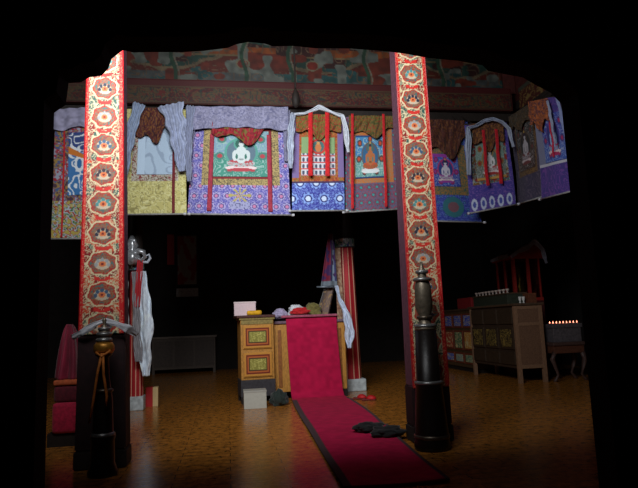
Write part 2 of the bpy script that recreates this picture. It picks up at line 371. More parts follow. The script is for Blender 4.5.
# ------------------------------------------------------------------ hanging scrolls
def bil(TL, TR, BL, BR):
    TL, TR, BL, BR = [np.array(p, float) for p in (TL, TR, BL, BR)]
    n = np.cross(TR-TL, BL-TL); n /= np.linalg.norm(n)
    if n @ (np.array([0.8, 0, 3])-TL) < 0: n = -n
    W = (np.linalg.norm(TR-TL)+np.linalg.norm(BR-BL))/2; H = (np.linalg.norm(BL-TL)+np.linalg.norm(BR-TR))/2
    def pos(u, v, off=0.0, wave=True):
        u = np.asarray(u, float); v = np.asarray(v, float)
        p = (TL*((1-u)*(1-v))[:, None]+TR*(u*(1-v))[:, None]+BL*((1-u)*v)[:, None]+BR*(u*v)[:, None])
        wv = .018*np.sin(u*9+TL[0]*5)*v*(1-v*.6)+.01*np.sin(v*7+u*3) if wave else 0
        return p+n*((wv+off)[:, None] if not np.isscalar(wv+off) else (wv+off))
    return pos, W, H, n
def scroll(label, corners, y, rect, mount, picture, cover=None, ribbons=(), cover_paint=None, rib_col=(190, 24, 28), cover_h=.22, cover_u=(.1, .9), rib_v=(.02, .98), folds=9, dust=None, rib_off=.026, rib_w=.044, knob=(200, 200, 205)):
    pts = [p if len(p) == 3 else (p[0], y, p[1]) for p in corners]
    pos, W, H, n = bil(*pts); TL, TR, BL, BR = [Vector(p) for p in pts]
    root = thing('hanging_scroll', (BL+BR)/2, label, 'scroll painting', 'scroll paintings hung along the light well')
    nu, nv = int(W/.0095), int(H/.0095)
    surf('brocade_mount', lambda u, v: pos(u, v), lambda u, v: mount(u, v, u*W, v*H), nu, nv, cloth_vc, root, .006)
    a, b, c, d = rect
    pw, ph = (b-a)*W, (d-c)*H
    surf('painting', lambda u, v: pos(a+(b-a)*u, c+(d-c)*v, .010), lambda u, v: picture(u, v, u*pw, v*ph), max(12, int(pw/.009)), max(12, int(ph/.009)), cloth_vc, root, .004)
    for ru in ribbons:
        v0, v1 = rib_v
        surf('ribbon', lambda u, v: pos(ru-rib_w/2+rib_w*u, v0+(v1-v0)*v, rib_off+.008*np.sin(v*11+ru*9)), lambda u, v: full(len(u), rib_col)*(0.85+.3*noise(u*4, v*60, 2))[:, None], 5, 60, cloth_vc, root, .004)
    if cover:
        c0, c1 = cover_u
        def CP(u, v):
            sc = cover_h*(.55+.38*np.sin(np.pi*np.clip(u, 0, 1))+.16*np.sin(u*folds*1.5+1)+.06*noise(u*12, u*0, 4))
            return pos(c0+(c1-c0)*u, .01+sc*v, .05+.05*(noise(u*folds*1.7+v*2, v*3+u*2, folds)-.3)*(.4+v)+.014*noise(u*folds*6+v*3, v*5, 7))
        surf('silk_cover', CP, lambda u, v: cover(u, v), 110, 40, cloth_vc, root, .005)
    if dust: dust(pos, root, W, H)
    e = (BR-BL).normalized(); N_ = Vector(n)
    rod = MB().tube([BL-e*.02+N_*.012, BR+e*.02+N_*.012],   .013).build('bottom_rod', mat('rod_grey', (150, 148, 146), .6), root, True)
    for q, sgn in ((BL-e*.035, -1), (BR+e*.035, 1)):
        MB().tube([q+N_*.012-e*.02, q+N_*.012+e*.02], [.02, .022]).build('rod_knob', mat('silver_knob', knob, .4), rod, True)
    e = (TR-TL).normalized(); MB().tube([TL+N_*.0, TR+N_*.0], .014).build('top_rod', dark_wood, root, True)
    for q in (TL+(TR-TL)*.2, TL+(TR-TL)*.8):
        tgt = (4.79, q.y, 4.5) if abs(n[0]) > .7 else (q.x, 8.73, 4.5)
        MB().tube([q, tgt], .007, 5).build('hanging_loop', dark_wood, root)
    return root, pos, W, H
def silk(c1, c2, c3, seed=0):
    def f(u, v):
        t = noise(u*11+v*3, v*5-u*3, seed)*.6+noise(u*26, v*14, seed+1)*.4
        return pick(np.clip((t-.15)*1.5, 0, .999), [c3, c1, c2, c1, c3, c2, c1])
    return f
YB = 8.50
# 1: left end
def m1(u, v, x, y):
    c = floral(x, y, [(180, 190, 210), (190, 40, 50), (80, 110, 160), (190, 150, 70), (90, 60, 80)], 16, 3)
    lo = floral(x, y, [(220, 200, 120), (70, 130, 80), (210, 220, 230), (190, 60, 50), (210, 190, 90)], 20, 8)
    c = np.where((v > .70)[:, None], lo, c)
    c = mixc(c, (v > .04) & (v < .12), (160, 24, 40)); c = mixc(c, v < .04, (170, 165, 185)); return c
def q1(u, v, x, y):
    c = full(len(u), (60, 120, 180)); c = mixc(c, v < .32, (50, 70, 130))
    c = mixc(c, contour(x, y, 9, 4, 4, .15), (230, 235, 240)); c = mixc(c, (np.hypot(u-.5, (v-.5)*1.6) < .22), (230, 235, 240))
    c = mixc(c, (np.hypot(u-.5, (v-.5)*1.6) < .12), (50, 110, 170)); c = mixc(c, (v > .22+.2*u) & (v < .34+.12*u), (210, 120, 40)); return c
def dust1(pos, root, W, H):
    surf('dust_cover', lambda u, v: pos(u*1.04-.01, -.03+.165*v*(1+.1*np.sin(u*8)), .05+.012*np.sin(u*20)), lambda u, v: full(len(u), (150, 146, 172))*(.85+.3*noise(u*14, v*10, 3))[:, None], 50, 24, cloth_vc, root, .005)
scroll('narrow multicoloured scroll painting at the far left, behind the left carved pillar', [(-2.38, 4.30), (-1.86, 4.34), (-2.40, 2.50), (-1.84, 2.50)], 8.42, (.36, .92, .16, .66), m1, q1, ribbons=(.26,), dust=dust1, rib_v=(.1, .99))
# 2: pale one with yellow brocade foot
def m2(u, v, x, y):
    c = full(len(u), (196, 186, 116)); c = mixc(c, contour(x, y, 14, 5, 4, .16), (216, 210, 150)); c = mixc(c, contour(x, y, 18, 9, 3, .1), (150, 140, 84))
    b = floral(x, y, [(214, 208, 190), (150, 40, 44), (220, 214, 200), (120, 96, 60), (214, 208, 190)], 26, 4)
    return np.where(((u > .14) & (u < .88) & (v < .69))[:, None], b, c)
def q2(u, v, x, y):
    c = full(len(u), (176, 196, 216)); c = mixc(c, contour(x, y, 6, 3, 3, .12), (150, 168, 190)); c = mixc(c, (u < .2), (186, 206, 226)); return c
r2, pos2, W2, H2 = scroll('pale blue scroll painting with plain yellow-gold brocade foot beside the left pillar', [(-1.42, 4.44), (-.57, 4.45), (-1.50, 2.85), (-.57, 2.85)], YB, (.22, .80, .06, .63), m2, q2,
    cover=silk((84, 30, 30), (120, 74, 34), (60, 22, 26), 3), ribbons=(.80,), rib_col=(110, 26, 34), cover_h=.33, cover_u=(.17, .66), folds=6, rib_v=(.4, .99))
# 3: large blue brocade
def m3(u, v, x, y):
    c = brocade(x, y, (86, 84, 160), (170, 160, 205), (190, 120, 160), .155, 3)
    a = frame_border(c, u, v, (.19, .83, .15, .66), .075, .06, (172, 150, 96), x, y, (90, 80, 60)); c = a
    c = frame_border(c, u, v, (.19, .83, .15, .66), .0, .0, (120, 30, 34), x, y)
    r = np.hypot((u-.5)/.13, (v-.82)/.085); c = mixc(c, (r < .85) & (np.cos(np.arctan2(v-.82, u-.5)*8) > -.3+r), (166, 154, 92))
    c = mixc(c, (np.abs(u-.5) < .10) & (v > .88) & (v < .95), (150, 150, 186)); c = mixc(c, contour(x, y, 22, 13, 3, .09) & (np.abs(u-.5) < .10) & (v > .88) & (v < .95), (40, 40, 90)); return c
def q3(u, v, x, y): return deity(u, v, (120, 150, 170), (64, 134, 118), (170, 60, 70), (196, 206, 206), (84, 150, 136))
def dust3(pos, root, W, H):
    pt = lambda u, v: mixc(full(len(u), (132, 130, 156))*(.88+.24*noise(u*60, v*16, 3))[:, None], contour(u*W, v*.4, 22, 4, 3, .12), (100, 100, 130))
    surf('dust_cover', lambda u, v: pos(u*1.03-.015, -.02+.23*v*(1-.12*np.sin(u*3.14)+.02*np.sin(u*30)), .095+.014*np.sin(u*26)), pt, 140, 30, cloth_vc, root, .006)
    for k, (a, ln) in enumerate(((-.045, .60), (.955, .5))):
        surf('cover_tail', lambda u, v: pos(a+.085*u*(1-.5*v), .0+ln*v, .06+.02*np.sin(u*12+v*5)), pt, 16, 60, cloth_vc, root, .005)
scroll('widest scroll painting with violet-blue rosette brocade and grey-lavender cloth across its top', [(-.45, 4.42), (.93, 4.44), (-.56, 2.85), (.95, 2.82)], YB, (.22, .80, .20, .64), m3, q3,
    cover=silk((120, 22, 34), (150, 30, 40), (110, 90, 40), 8), ribbons=(.205, .80), cover_h=.31, cover_u=(.2, .82), folds=7, dust=dust3, rib_v=(.235, .97), rib_col=(150, 40, 60))
# 4
def m4(u, v, x, y):
    c = brocade(x, y, (56, 60, 150), (130, 160, 225), (200, 215, 240), .24, 5)
    up_ = floral(x, y, [(196, 104, 44), (170, 60, 36), (206, 130, 60), (150, 120, 60)], 26, 6)
    c = np.where((v < .70)[:, None], up_, c); c = mixc(c, (v < .66) & ((u < .13) | (u > .88)), (120, 100, 150)); c = mixc(c, (v > .695) & (v < .715), (60, 40, 80)); return c
def q4(u, v, x, y):
    c = full(len(u), (206, 208, 214)); rr = (np.floor(v*6)).astype(int)
    yy = v*6-np.floor(v*6); xx = u*8-np.floor(u*8)
    c = mixc(c, (v > .42) & (np.hypot(xx-.5, (yy-.5)) < .33), (70, 76, 96)); c = mixc(c, (v > .42) & (yy > .82), (190, 60, 60))
    r = np.hypot((u-.5)/.24, (v-.24)/.20); c = mixc(c, (v < .42), (130, 160, 110)); c = mixc(c, r < 1, (190, 60, 50)); c = mixc(c, r < .75, (70, 110, 110)); c = mixc(c, np.hypot((u-.5)/.09, (v-.27)/.11) < 1, (196, 120, 70)); c = mixc(c, np.hypot((u-.5)/.05, (v-.15)/.04) < 1, (200, 150, 90)); return c
scroll('orange-bordered scroll painting with two short red ribbons and big pale rosettes on blue foot', [(1.03, 4.38), (1.81, 4.39), (.97, 2.88), (1.77, 2.88)], YB-.02, (.17, .83, .24, .64), m4, q4,
    cover=silk((120, 100, 40), (150, 50, 34), (96, 84, 36), 11), ribbons=(.33, .66), rib_col=(196, 22, 28), cover_h=.24, cover_u=(.05, .95), rib_v=(.0, .66), rib_off=.105, rib_w=.085)
# 5
def m5(u, v, x, y):
    c = brocade(x, y, (84, 92, 116), (140, 60, 84), (66, 140, 140), .12, 7)
    c = frame_border(c, u, v, (.16, .80, .15, .66), .09, .05, (184, 104, 44), x, y, (150, 120, 90)); return c
def q5(u, v, x, y):
    c = deity(u, v, (64, 128, 178), (96, 152, 146), (190, 76, 46), (176, 104, 60), (96, 84, 84))
    c = mixc(c, np.hypot((u-.5)/.30, (v-.84)/.05) < 1, (214, 222, 222)); return mixc(c, (v > .96) | (v < .04), (30, 60, 110))
scroll('orange seated figure on blue sky, scroll painting just left of the right carved pillar', [(1.86, 4.38), (2.68, 4.39), (1.79, 2.86), (2.66, 2.90)], YB, (.18, .74, .21, .66), m5, q5,
    cover=silk((100, 90, 36), (124, 60, 30), (74, 70, 30), 15), ribbons=(.10, .70), rib_col=(186, 24, 30), cover_h=.22, cover_u=(.04, .93), rib_v=(.0, .98), folds=8, rib_off=.10, rib_w=.05)
# 6 (behind the right pillar)
def m6(u, v, x, y):
    c = brocade(x, y, (44, 56, 150), (90, 110, 190), (70, 120, 170), .10, 9)
    r = np.hypot((u-.56)/.17, (v-.86)/.10); c = mixc(c, r < 1, (50, 110, 120)); c = mixc(c, r < .5, (120, 80, 90))
    c = frame_border(c, u, v, (.2, .82, .30, .68), .05, .06, (150, 110, 60), x, y, (50, 90, 80)); return c
def q6(u, v, x, y): 
    c = deity(u, v, (60, 90, 180), (50, 70, 160), (150, 60, 150), (206, 200, 214), (180, 50, 110)); return mixc(c, v < .10, (150, 60, 160))
scroll('scroll painting of a white seated figure on blue, right behind the right carved pillar', [(3.02, 4.36), (3.86, 4.34), (2.94, 2.72), (3.98, 2.68)], YB+.02, (.25, .72, .34, .66), m6, q6,
    cover=silk((66, 30, 26), (104, 60, 30), (84, 40, 30), 21), cover_h=.36, cover_u=(.02, .9), folds=7)
# 7
def m7(u, v, x, y):
    c = full(len(u), (74, 64, 150)); c = mixc(c, contour(x, y, 16, 4, 4, .14), (120, 90, 170))
    xx = (u*5.2) % 1; r = np.hypot(xx-.5, (v-.92)*W7/1.0*3.1); c = mixc(c, (r < .34) & (v > .85), (200, 206, 230)); c = mixc(c, (r < .18) & (v > .85), (80, 90, 170))
    f = floral(x, y, [(170, 60, 50), (90, 130, 130), (190, 190, 180), (150, 110, 60)], 20, 16)
    return np.where(((v < .70) & (u > .1) & (u < .92))[:, None], f, c)
W7 = 1.6
def q7(u, v, x, y):
    c = deity(u, v, (120, 150, 140), (110, 120, 110), (160, 50, 50), (225, 225, 225), (170, 130, 70)); return mixc(c, v > .93, (200, 150, 80))
scroll('scroll painting hung slightly forward under a scalloped white scarf, left of the corner', [(3.71, 8.30, 4.20), (4.42, 8.30, 4.26), (3.70, 8.30, 2.79), (4.46, 8.30, 2.92)], 8.30, (.20, .85, .22, .66), m7, q7,
    cover=silk((96, 52, 30), (130, 84, 36), (70, 36, 28), 25), cover_h=.30, cover_u=(.12, .86), ribbons=(.36, .66), rib_col=(190, 22, 36), rib_v=(.1, .74), rib_off=.10, rib_w=.075)
# 8, 9 on the right side wall
def m8(u, v, x, y):
    c = full(len(u), (62, 56, 78)); c = mixc(c, contour(x, y, 14, 31, 4, .14), (90, 80, 96))
    return frame_border(c, u, v, (.18, .85, .12, .68), .05, .04, (120, 90, 48), x, y, (60, 40, 40))
def q8(u, v, x, y): return deity(u, v, (60, 60, 60), (70, 50, 44), (120, 60, 60), (190, 184, 190), (90, 74, 60))*.9
scroll('dim dark-bordered scroll painting of a white figure, first on the right side wall', [(4.56, 8.42, 4.38), (4.56, 7.66, 4.34), (4.58, 8.46, 2.96), (4.60, 7.74, 2.92)], 0, (.2, .82, .16, .66), m8, q8,
    cover=silk((60, 48, 30), (80, 60, 40), (50, 40, 30), 28), cover_h=.2)
def m9(u, v, x, y):
    c = full(len(u), (70, 56, 130)); c = mixc(c, contour(x, y, 14, 41, 4, .14), (110, 70, 150)); c = mixc(c, (v < .68) & ((u < .2) | (u > .8)), (120, 124, 150)); return mixc(c, (v > .66) & (v < .69), (190, 190, 200))
def q9(u, v, x, y): return deity(u, v, (60, 70, 160), (60, 90, 170), (170, 40, 90), (150, 180, 220), (90, 70, 150))
scroll('violet and blue scroll painting under orange silk, nearest on the right side wall', [(4.50, 7.60, 4.34), (4.52, 6.86, 4.12), (4.56, 7.72, 2.88), (4.60, 6.84, 2.82)], 0, (.2, .82, .16, .66), m9, q9,
    cover=silk((120, 60, 30), (160, 84, 40), (80, 40, 50), 33), cover_h=.3, cover_u=(-.04, .6), ribbons=(.5,), rib_v=(.2, .62), rib_col=(190, 24, 60))

# ceremonial scarves draped on the scrolls
def scarf(label, path, wid, group='white ceremonial scarves', col=(190, 198, 214), folds=3, parent=None, name='ceremonial_scarf', nrm=(0, -1, 0), amp=.02, seed=1):
    pts = np.array(path, float); n = np.array(nrm, float)
    d = np.r_[0, np.cumsum(np.linalg.norm(np.diff(pts, axis=0), axis=1))]; d /= d[-1]
    ws = np.array(wid if hasattr(wid, '__len__') else [wid]*len(pts), float)
    def P(u, v):
        p = np.c_[[np.interp(v, d, pts[:, k]) for k in range(3)]].T
        q = np.c_[[np.interp(np.clip(v+.02, 0, 1), d, pts[:, k])-np.interp(np.clip(v-.02, 0, 1), d, pts[:, k]) for k in range(3)]].T
        q /= np.linalg.norm(q, axis=1)[:, None]+1e-9; s = np.cross(q, n); s /= np.linalg.norm(s, axis=1)[:, None]+1e-9
        w_ = np.interp(v, d, ws); return p+s*((u-.5)*w_*(1+.14*np.sin(v*23+seed)))[:, None]+n*(amp*np.sin(u*folds*6.28+v*3+seed+5*noise(v*5, u*2, seed))+amp*1.2*noise(u*5, v*16, seed)+amp*.5*np.sin(v*19+seed))[:, None]
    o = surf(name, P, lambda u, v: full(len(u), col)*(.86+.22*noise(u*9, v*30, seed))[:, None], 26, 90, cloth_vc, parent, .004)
    if parent is None: tag(o, label, 'scarf', group)
    return o
y_ = 8.37
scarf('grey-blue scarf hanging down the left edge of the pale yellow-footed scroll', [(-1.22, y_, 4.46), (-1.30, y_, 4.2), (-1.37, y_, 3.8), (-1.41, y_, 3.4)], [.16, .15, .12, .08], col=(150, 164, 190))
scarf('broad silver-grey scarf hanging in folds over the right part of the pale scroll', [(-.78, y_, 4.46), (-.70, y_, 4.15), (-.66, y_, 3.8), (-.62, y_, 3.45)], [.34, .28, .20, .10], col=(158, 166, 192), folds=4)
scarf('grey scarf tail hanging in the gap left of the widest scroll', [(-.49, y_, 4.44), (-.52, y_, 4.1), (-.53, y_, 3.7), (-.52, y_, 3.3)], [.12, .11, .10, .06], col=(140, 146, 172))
scarf('white scarf peaked over the top of the orange-bordered scroll and hanging at its right', [(1.04, y_, 4.34), (1.20, y_, 4.36), (1.42, y_, 4.46), (1.62, y_, 4.38), (1.78, y_, 4.33), (1.82, y_, 4.1), (1.84, y_, 3.75)], [.03, .04, .07, .04, .05, .09, .04], col=(214, 218, 226))
scarf('pale scarf hanging down the left edge of the orange-bordered scroll', [(1.02, y_, 4.36), (.98, y_, 4.1), (.96, y_, 3.8), (.96, y_, 3.5)], [.06, .10, .10, .05], col=(180, 188, 206))
y_ = 8.18
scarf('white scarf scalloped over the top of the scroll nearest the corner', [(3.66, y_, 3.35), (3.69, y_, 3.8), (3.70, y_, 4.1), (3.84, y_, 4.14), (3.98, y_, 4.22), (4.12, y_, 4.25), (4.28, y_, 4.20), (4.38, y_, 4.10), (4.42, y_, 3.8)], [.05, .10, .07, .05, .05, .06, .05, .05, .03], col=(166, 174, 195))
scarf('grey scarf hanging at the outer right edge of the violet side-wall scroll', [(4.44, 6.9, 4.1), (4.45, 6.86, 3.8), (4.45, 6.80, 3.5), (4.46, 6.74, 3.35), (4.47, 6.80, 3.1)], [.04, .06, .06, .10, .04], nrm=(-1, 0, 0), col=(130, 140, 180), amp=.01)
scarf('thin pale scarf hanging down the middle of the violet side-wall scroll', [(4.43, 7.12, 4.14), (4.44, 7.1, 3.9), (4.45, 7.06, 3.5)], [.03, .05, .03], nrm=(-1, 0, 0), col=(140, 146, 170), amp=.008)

# ------------------------------------------------------------------ long trumpets standing against the pillars
black_body = mat('black_lacquer', (26, 19, 17), .38, .2)
def trumpet(loc, prof, rings, label, cords=None, zc=1.09):
    root = thing('ceremonial_trumpet', loc, label, 'trumpet')
    cut = [i for i, p in enumerate(prof) if p[1] > zc][0]
    MB().lathe(prof[:cut+1], loc, 32).build('bell_tube', black_body, root, True)
    MB().lathe(prof[cut:], loc, 32).build('upper_tube', mat('dull_bronze', (120, 108, 92), .42, .6, scale=30), root, True)
    for (r, z, h, mm) in rings:
        MB().lathe([(r*.8, z-h), (r, z-h*.5), (r*1.02, z), (r, z+h*.5), (r*.8, z+h)], loc, 32).build('ring', mm, root, True)
    if cords:
        for cset in cords: MB().tube(cset, .011, 6).build('orange_cord', mat('orange_cord', (196, 112, 40), .7), root, True)
    return root
dull = mat('dull_silver', (150, 148, 146), .35, .7); 
black_body = mat('black_lacquer', (24, 20, 20), .4)
L0 = (-1.07, 5.36, 0)
trumpet(L0, [(.12, 0), (.125, .03), (.10, .1), (.095, .28), (.105, .32), (.085, .36), (.078, .62), (.066, .7), (.05, .8), (.042, .98), (.07, 1.0), (.075, 1.08), (.05, 1.1), (.055, 1.13), (.05, 1.2), (.03, 1.24), (.012, 1.27), (.02, 1.30), (.004, 1.33)],
        [(.10, .33, .03, dull), (.08, .70, .02, steel), (.085, 1.06, .05, gold), (.068, 1.13, .02, dull), (.066, 1.18, .018, dull), (.052, 1.225, .018, dull), (.10, .06, .04, steel)],
        'dark tiered trumpet with orange cords standing before the left carved pillar',
        [[(-1.07, 5.27, 1.02), (-1.10, 5.25, .85), (-1.13, 5.25, .62), (-1.16, 5.25, .45)], [(-1.06, 5.27, 1.02), (-1.05, 5.25, .85), (-1.02, 5.25, .66), (-1.03, 5.25, .58)], [(-1.12, 5.28, 1.03), (-1.07, 5.262, .99), (-1.0, 5.28, 1.04)]])
R0 = (1.87, 5.42, 0)
trumpet(R0, [(.165, 0), (.17, .04), (.16, .1), (.145, .3), (.125, .58), (.135, .6), (.115, .63), (.10, 1.1), (.105, 1.12), (.06, 1.16), (.058, 1.24), (.085, 1.32), (.078, 1.52), (.06, 1.57), (.04, 1.62), (.045, 1.66), (.03, 1.69), (.02, 1.71), (.012, 1.76)],
        [(.135, .61, .022, dull), (.105, 1.14, .022, dull), (.075, 1.22, .02, steel), (.09, 1.585, .02, dull), (.062, 1.66, .018, dull), (.165, .12, .03, steel)],
        'tall dark tiered trumpet standing before the right carved pillar')
scarf('white scarf tied in a peak across the dark foot of the left carved pillar', [(-1.40, 5.62, 1.16), (-1.30, 5.53, 1.20), (-1.18, 5.50, 1.27), (-1.09, 5.47, 1.30), (-1.0, 5.50, 1.27), (-.90, 5.53, 1.22), (-.83, 5.62, 1.16)], [.04, .06, .05, .04, .05, .07, .06], amp=.003, folds=1, col=(205, 205, 212))

# ------------------------------------------------------------------ inner red pillars
def inner_pillar(x, y, r0_, r1_, z1, label, cap_col):
    root = thing('red_pillar', (x, y, 0), label, 'pillar')
    MB().box(x-r0_*1.12, x+r0_*1.12, y-r0_*1.12, y+r0_*1.12, 0, .21, bev=.015).build('stone_base', stone, root)
    def P(u, v):
        a = -u*2*np.pi; r = (r0_+(r1_-r0_)*v)*(1-.07*np.abs(np.sin(a*4))); return np.c_[x+r*np.sin(a), y-r*np.cos(a), .21+(z1-.21)*v]
    def pc(u, v):
        c = full(len(u), (176, 34, 42)); c = mixc(c, np.abs(np.sin(u*2*np.pi*5+.5)) < .24, (226, 180, 150)); c = mixc(c, np.abs(np.sin(u*2*np.pi*4)) > .985, (120, 20, 30)); return c
    surf('shaft', P, pc, 129, 40, paint_vc, root, 0)
    def pb(u, v):
        c = pick(noise(u*40, v*4, 4), [(70, 110, 190), (210, 226, 232), (70, 160, 150), (232, 236, 240)]); return mixc(c, (v < .12) | (v > .88), (70, 50, 60))
    surf('painted_band', lambda u, v: np.c_[x-(r1_*1.12)*np.sin(u*2*np.pi), y-(r1_*1.12)*np.cos(u*2*np.pi), z1-.02+.18*v], pb, 65, 16, paint_vc, root, .01)
    MB().lathe([(r1_, z1), (r1_*1.0, 4.2)], (x, y, 0)).build('upper_shaft', dark_wood, root)
    MB().box(x-.55, x+.55, y-.12, y+.12, 4.2, 4.45, bev=.03).box(x-.8, x+.8, y-.1, y+.1, 4.45, 4.7).build('bracket', dark_wood, root)
    return root
inner_pillar(2.155, 10.45, .205, .155, 2.58, 'fluted red pillar on a white base right behind the crimson throne', 0)
lp = inner_pillar(-1.42, 9.5, .115, .10, 2.15, 'slim red pillar on a white base just right of the left carved pillar', 0)
# ornament on the small pillar: silver scrolling bracket with a white curl
orn = thing('silver_ornament', (-1.40, 9.28, 2.2), 'silver scrollwork ornament at the head of the slim red pillar', 'ornament')
b = MB(); b.lathe([(.02, 2.2), (.09, 2.24), (.12, 2.32), (.08, 2.40), (.05, 2.44), (.09, 2.50), (.05, 2.60), (.02, 2.66)], (-1.45, 9.24, 0), 20, .12, 5)
b.tube([(-1.42, 9.25, 2.36), (-1.34, 9.2, 2.42), (-1.27, 9.2, 2.40), (-1.25, 9.2, 2.32), (-1.30, 9.2, 2.27), (-1.35, 9.2, 2.30)], [.05, .045, .04, .035, .03, .02])
b.tube([(-1.50, 9.22, 2.5), (-1.46, 9.2, 2.6), (-1.40, 9.2, 2.58), (-1.40, 9.2, 2.5)], [.03, .03, .025, .02])
b.build('scrollwork', mat('silver', (190, 192, 196), .3, .6), orn, True)
MB().tube([(-1.28, 9.2, 2.24), (-1.21, 9.2, 2.24), (-1.17, 9.2, 2.30), (-1.19, 9.2, 2.36), (-1.24, 9.2, 2.33)], [.02, .022, .02, .016, .01]).build('white_curl', scarf_m, orn, True)
MB().lathe([(.008, 2.15), (.008, 2.2)], (-1.45, 9.24, 0), 8).build('pin', steel, orn)
tag(surf('ceremonial_scarf', lambda u, v: np.c_[-1.36+.09*u+.03*v*0-.05*v, 9.2+.02*np.sin(u*12), 2.30-.75*v], lambda u, v: full(len(u), (176, 30, 40)), 12, 30, cloth_vc, None, .006), 'red cloth scarf hanging below the silver ornament on the slim pillar', 'scarf')
scarf('long white scarf hanging in crumpled folds right of the slim red pillar', [(-1.27, 9.22, 2.1), (-1.26, 9.22, 1.8), (-1.22, 9.2, 1.35), (-1.24, 9.22, .9), (-1.23, 9.22, .52)], [.06, .13, .2, .17, .12], col=(228, 238, 250), amp=.03, folds=1.3)
scarf('grey lace scarf hanging in front of the slim red pillar', [(-1.40, 9.25, 2.1), (-1.38, 9.22, 1.6), (-1.36, 9.2, 1.1), (-1.33, 9.2, .74)], [.10, .10, .12, .12], col=(150, 146, 150), amp=.02, folds=3)
scarf('pale scarf strip between the left carved pillar and slim red pillar', [(-1.56, 9.3, 2.2), (-1.55, 9.28, 1.7), (-1.52, 9.28, 1.2)], [.08, .09, .06], col=(170, 170, 170), amp=.01)
bx = thing('small_box', (-1.27, 9.66, 0), 'small red and cream upright box on floor by the slim pillar', 'box')
MB().box(-1.31, -1.20, 9.75, 9.90, 0, .30, bev=.005).build('red_case', mat('red_card', (186, 34, 38), .6, var=.03), bx)
MB().box(-1.20, -1.12, 9.75, 9.90, 0, .30, bev=.005).build('cream_side', mat('cream_card', (226, 196, 140), .6, var=.03), bx)
# patchwork banner strip leaning on the big red pillar
def pbn(u, v):
    c = full(len(u), (170, 130, 104)); c = mixc(c, ((v*26) % 1) < .3, (140, 96, 76)); return mixc(c, noise(u*6, v*60, 3) > .66, (190, 160, 130))
tag(surf('pillar_banner', lambda u, v: np.c_[1.90+.12*u+.02*v, 10.2+.01*np.sin(v*9), 2.54-1.75*v], pbn, 12, 80, cloth_vc, None, .008), 'narrow beige patterned banner down the left of the fluted red pillar', 'banner')

# ------------------------------------------------------------------ throne, carpet and things on it
th = thing('throne', (1.34, 10.1, 0), 'yellow wooden throne under the crimson carpet', 'throne')
MB().box(.74, 1.93, 9.66, 10.16, .12, 1.22, bev=.01).build('body', yellow_wood, th)
for sx in (.74, 1.84):
    for sy in (9.66, 10.06): MB().box(sx, sx+.09, sy, sy+.1, 0, .12).build('leg', dark_wood, th)
MB().box(.70, 1.97, 9.62, 10.18, 1.22, 1.265, bev=.012).build('seat_board', mat('grey_seat_cloth', (120, 96, 110), .8), th)
for sx in (.80, 1.80):
    MB().box(sx, sx+.06, 9.645, 9.66, .2, 1.12, bev=.004).build('front_stile', mat('dark_yellow_wood', (150, 92, 40), .5), th)
# carpet: over the seat, down the front, along the floor
prof = [(10.12, 1.30), (9.9, 1.30), (9.66, 1.305), (9.60, 1.28), (9.58, 1.18), (9.565, .8), (9.54, .4), (9.50, .12), (9.42, .035), (9.2, .018), (8.4, .016), (7.3, .018), (6.2, .016), (5.2, .016), (4.3, .016)]
pa = np.array(prof); dd = np.r_[0, np.cumsum(np.hypot(*np.diff(pa, axis=0).T))]; Lc = dd[-1]
def CPt(u, v):
    s = v*Lc; y = np.interp(s, dd, pa[:, 0]); z = np.interp(s, dd, pa[:, 1])
    xl = np.interp(s, [0, .7, 1.8, 2.7, 4.3, Lc], [.94, .94, .98, .93, .88, .80]); xr = np.interp(s, [0, .7, 1.8, 2.1, 3.9, 5.2, Lc], [1.80, 1.78, 1.83, 1.88, 1.82, 1.70, 1.60])
    fl = (s > 1.97)
    wob = .012*np.sin(u*8+s*2)*(~fl)*(s > .6)+fl*.006*(1+np.sin(u*5+s*3))
    ridge = fl*.035*np.exp(-((s-4.6-.25*(u-.5))/.06)**2)*np.clip((u-.55)*3, 0, 1)+fl*.03*np.exp(-((s-5.0-.2*u)/.07)**2)*np.clip((u-.3)*2, 0, 1)
    return np.c_[xl+(xr-xl)*u, y-wob*(~fl), z+fl*(wob+ridge)]
def cpaint(u, v):
    c = full(len(u), (186, 30, 72))*(.93+.14*noise(u*14, v*120, 3))[:, None]
    s = v*Lc; return mixc(c, (s > 1.95) & ((u < .07) | (u > .95)), (84, 64, 66))
tag(surf('carpet', CPt, cpaint, 60, 420, vcmat('wool_pile', .95, .02, .04, 400), None, .016), 'long crimson runner carpet draped over the throne and along the floor', 'carpet')
tag(MB().box(.86, 1.80, 9.58, 9.80, 1.315, 1.355, bev=.018).build('carpet_fold', mat('carpet_sheen_pink', (176, 88, 112), .9, sheen=.3)), 'dusty pink folded rug lying along the top edge of the throne', 'rug')  # carpet's folded edge; its sheen from above is put into the lighter pink
def lump(name, label, cat, c, s, col, seed, group=None, rough=.8, fr=3.0):
    bm = bmesh.new(); bmesh.ops.create_icosphere(bm, subdivisions=4, radius=1)
    from mathutils import noise as mn
    for v in bm.verts:
        d = mn.fractal(v.co*fr*.5+Vector((seed*3.7, seed, 0)), .9, 2.1, 4)*.38; q = v.co*(1+d)
        v.co = Vector((c[0]+q.x*s[0], c[1]+q.y*s[1], c[2]+s[2]*.9+max(q.z, -.88)*s[2]))
    me = bpy.data.meshes.new(name); bm.to_mesh(me); bm.free()
    o = finish(name, me, mat(name+str(seed), col, rough, sheen=.2, scale=50), None, True); return tag(o, label, cat, group)
zt = 1.362
lump('folded_cloth', 'pale lavender cloth heap at the left end of the throne top', 'cloth', (.86, 9.74, zt-.06), (.11, .09, .085), (180, 168, 200), 1)
lump('folded_cloth', 'white cloth heap on the throne beside the red cloth', 'cloth', (1.14, 9.86, zt-.065), (.14, .1, .125), (220, 222, 228), 2)
lump('folded_cloth', 'bright red cloth heap in the middle of the throne top', 'cloth', (1.19, 9.70, zt+.0), (.15, .06, .06), (206, 28, 36), 3)
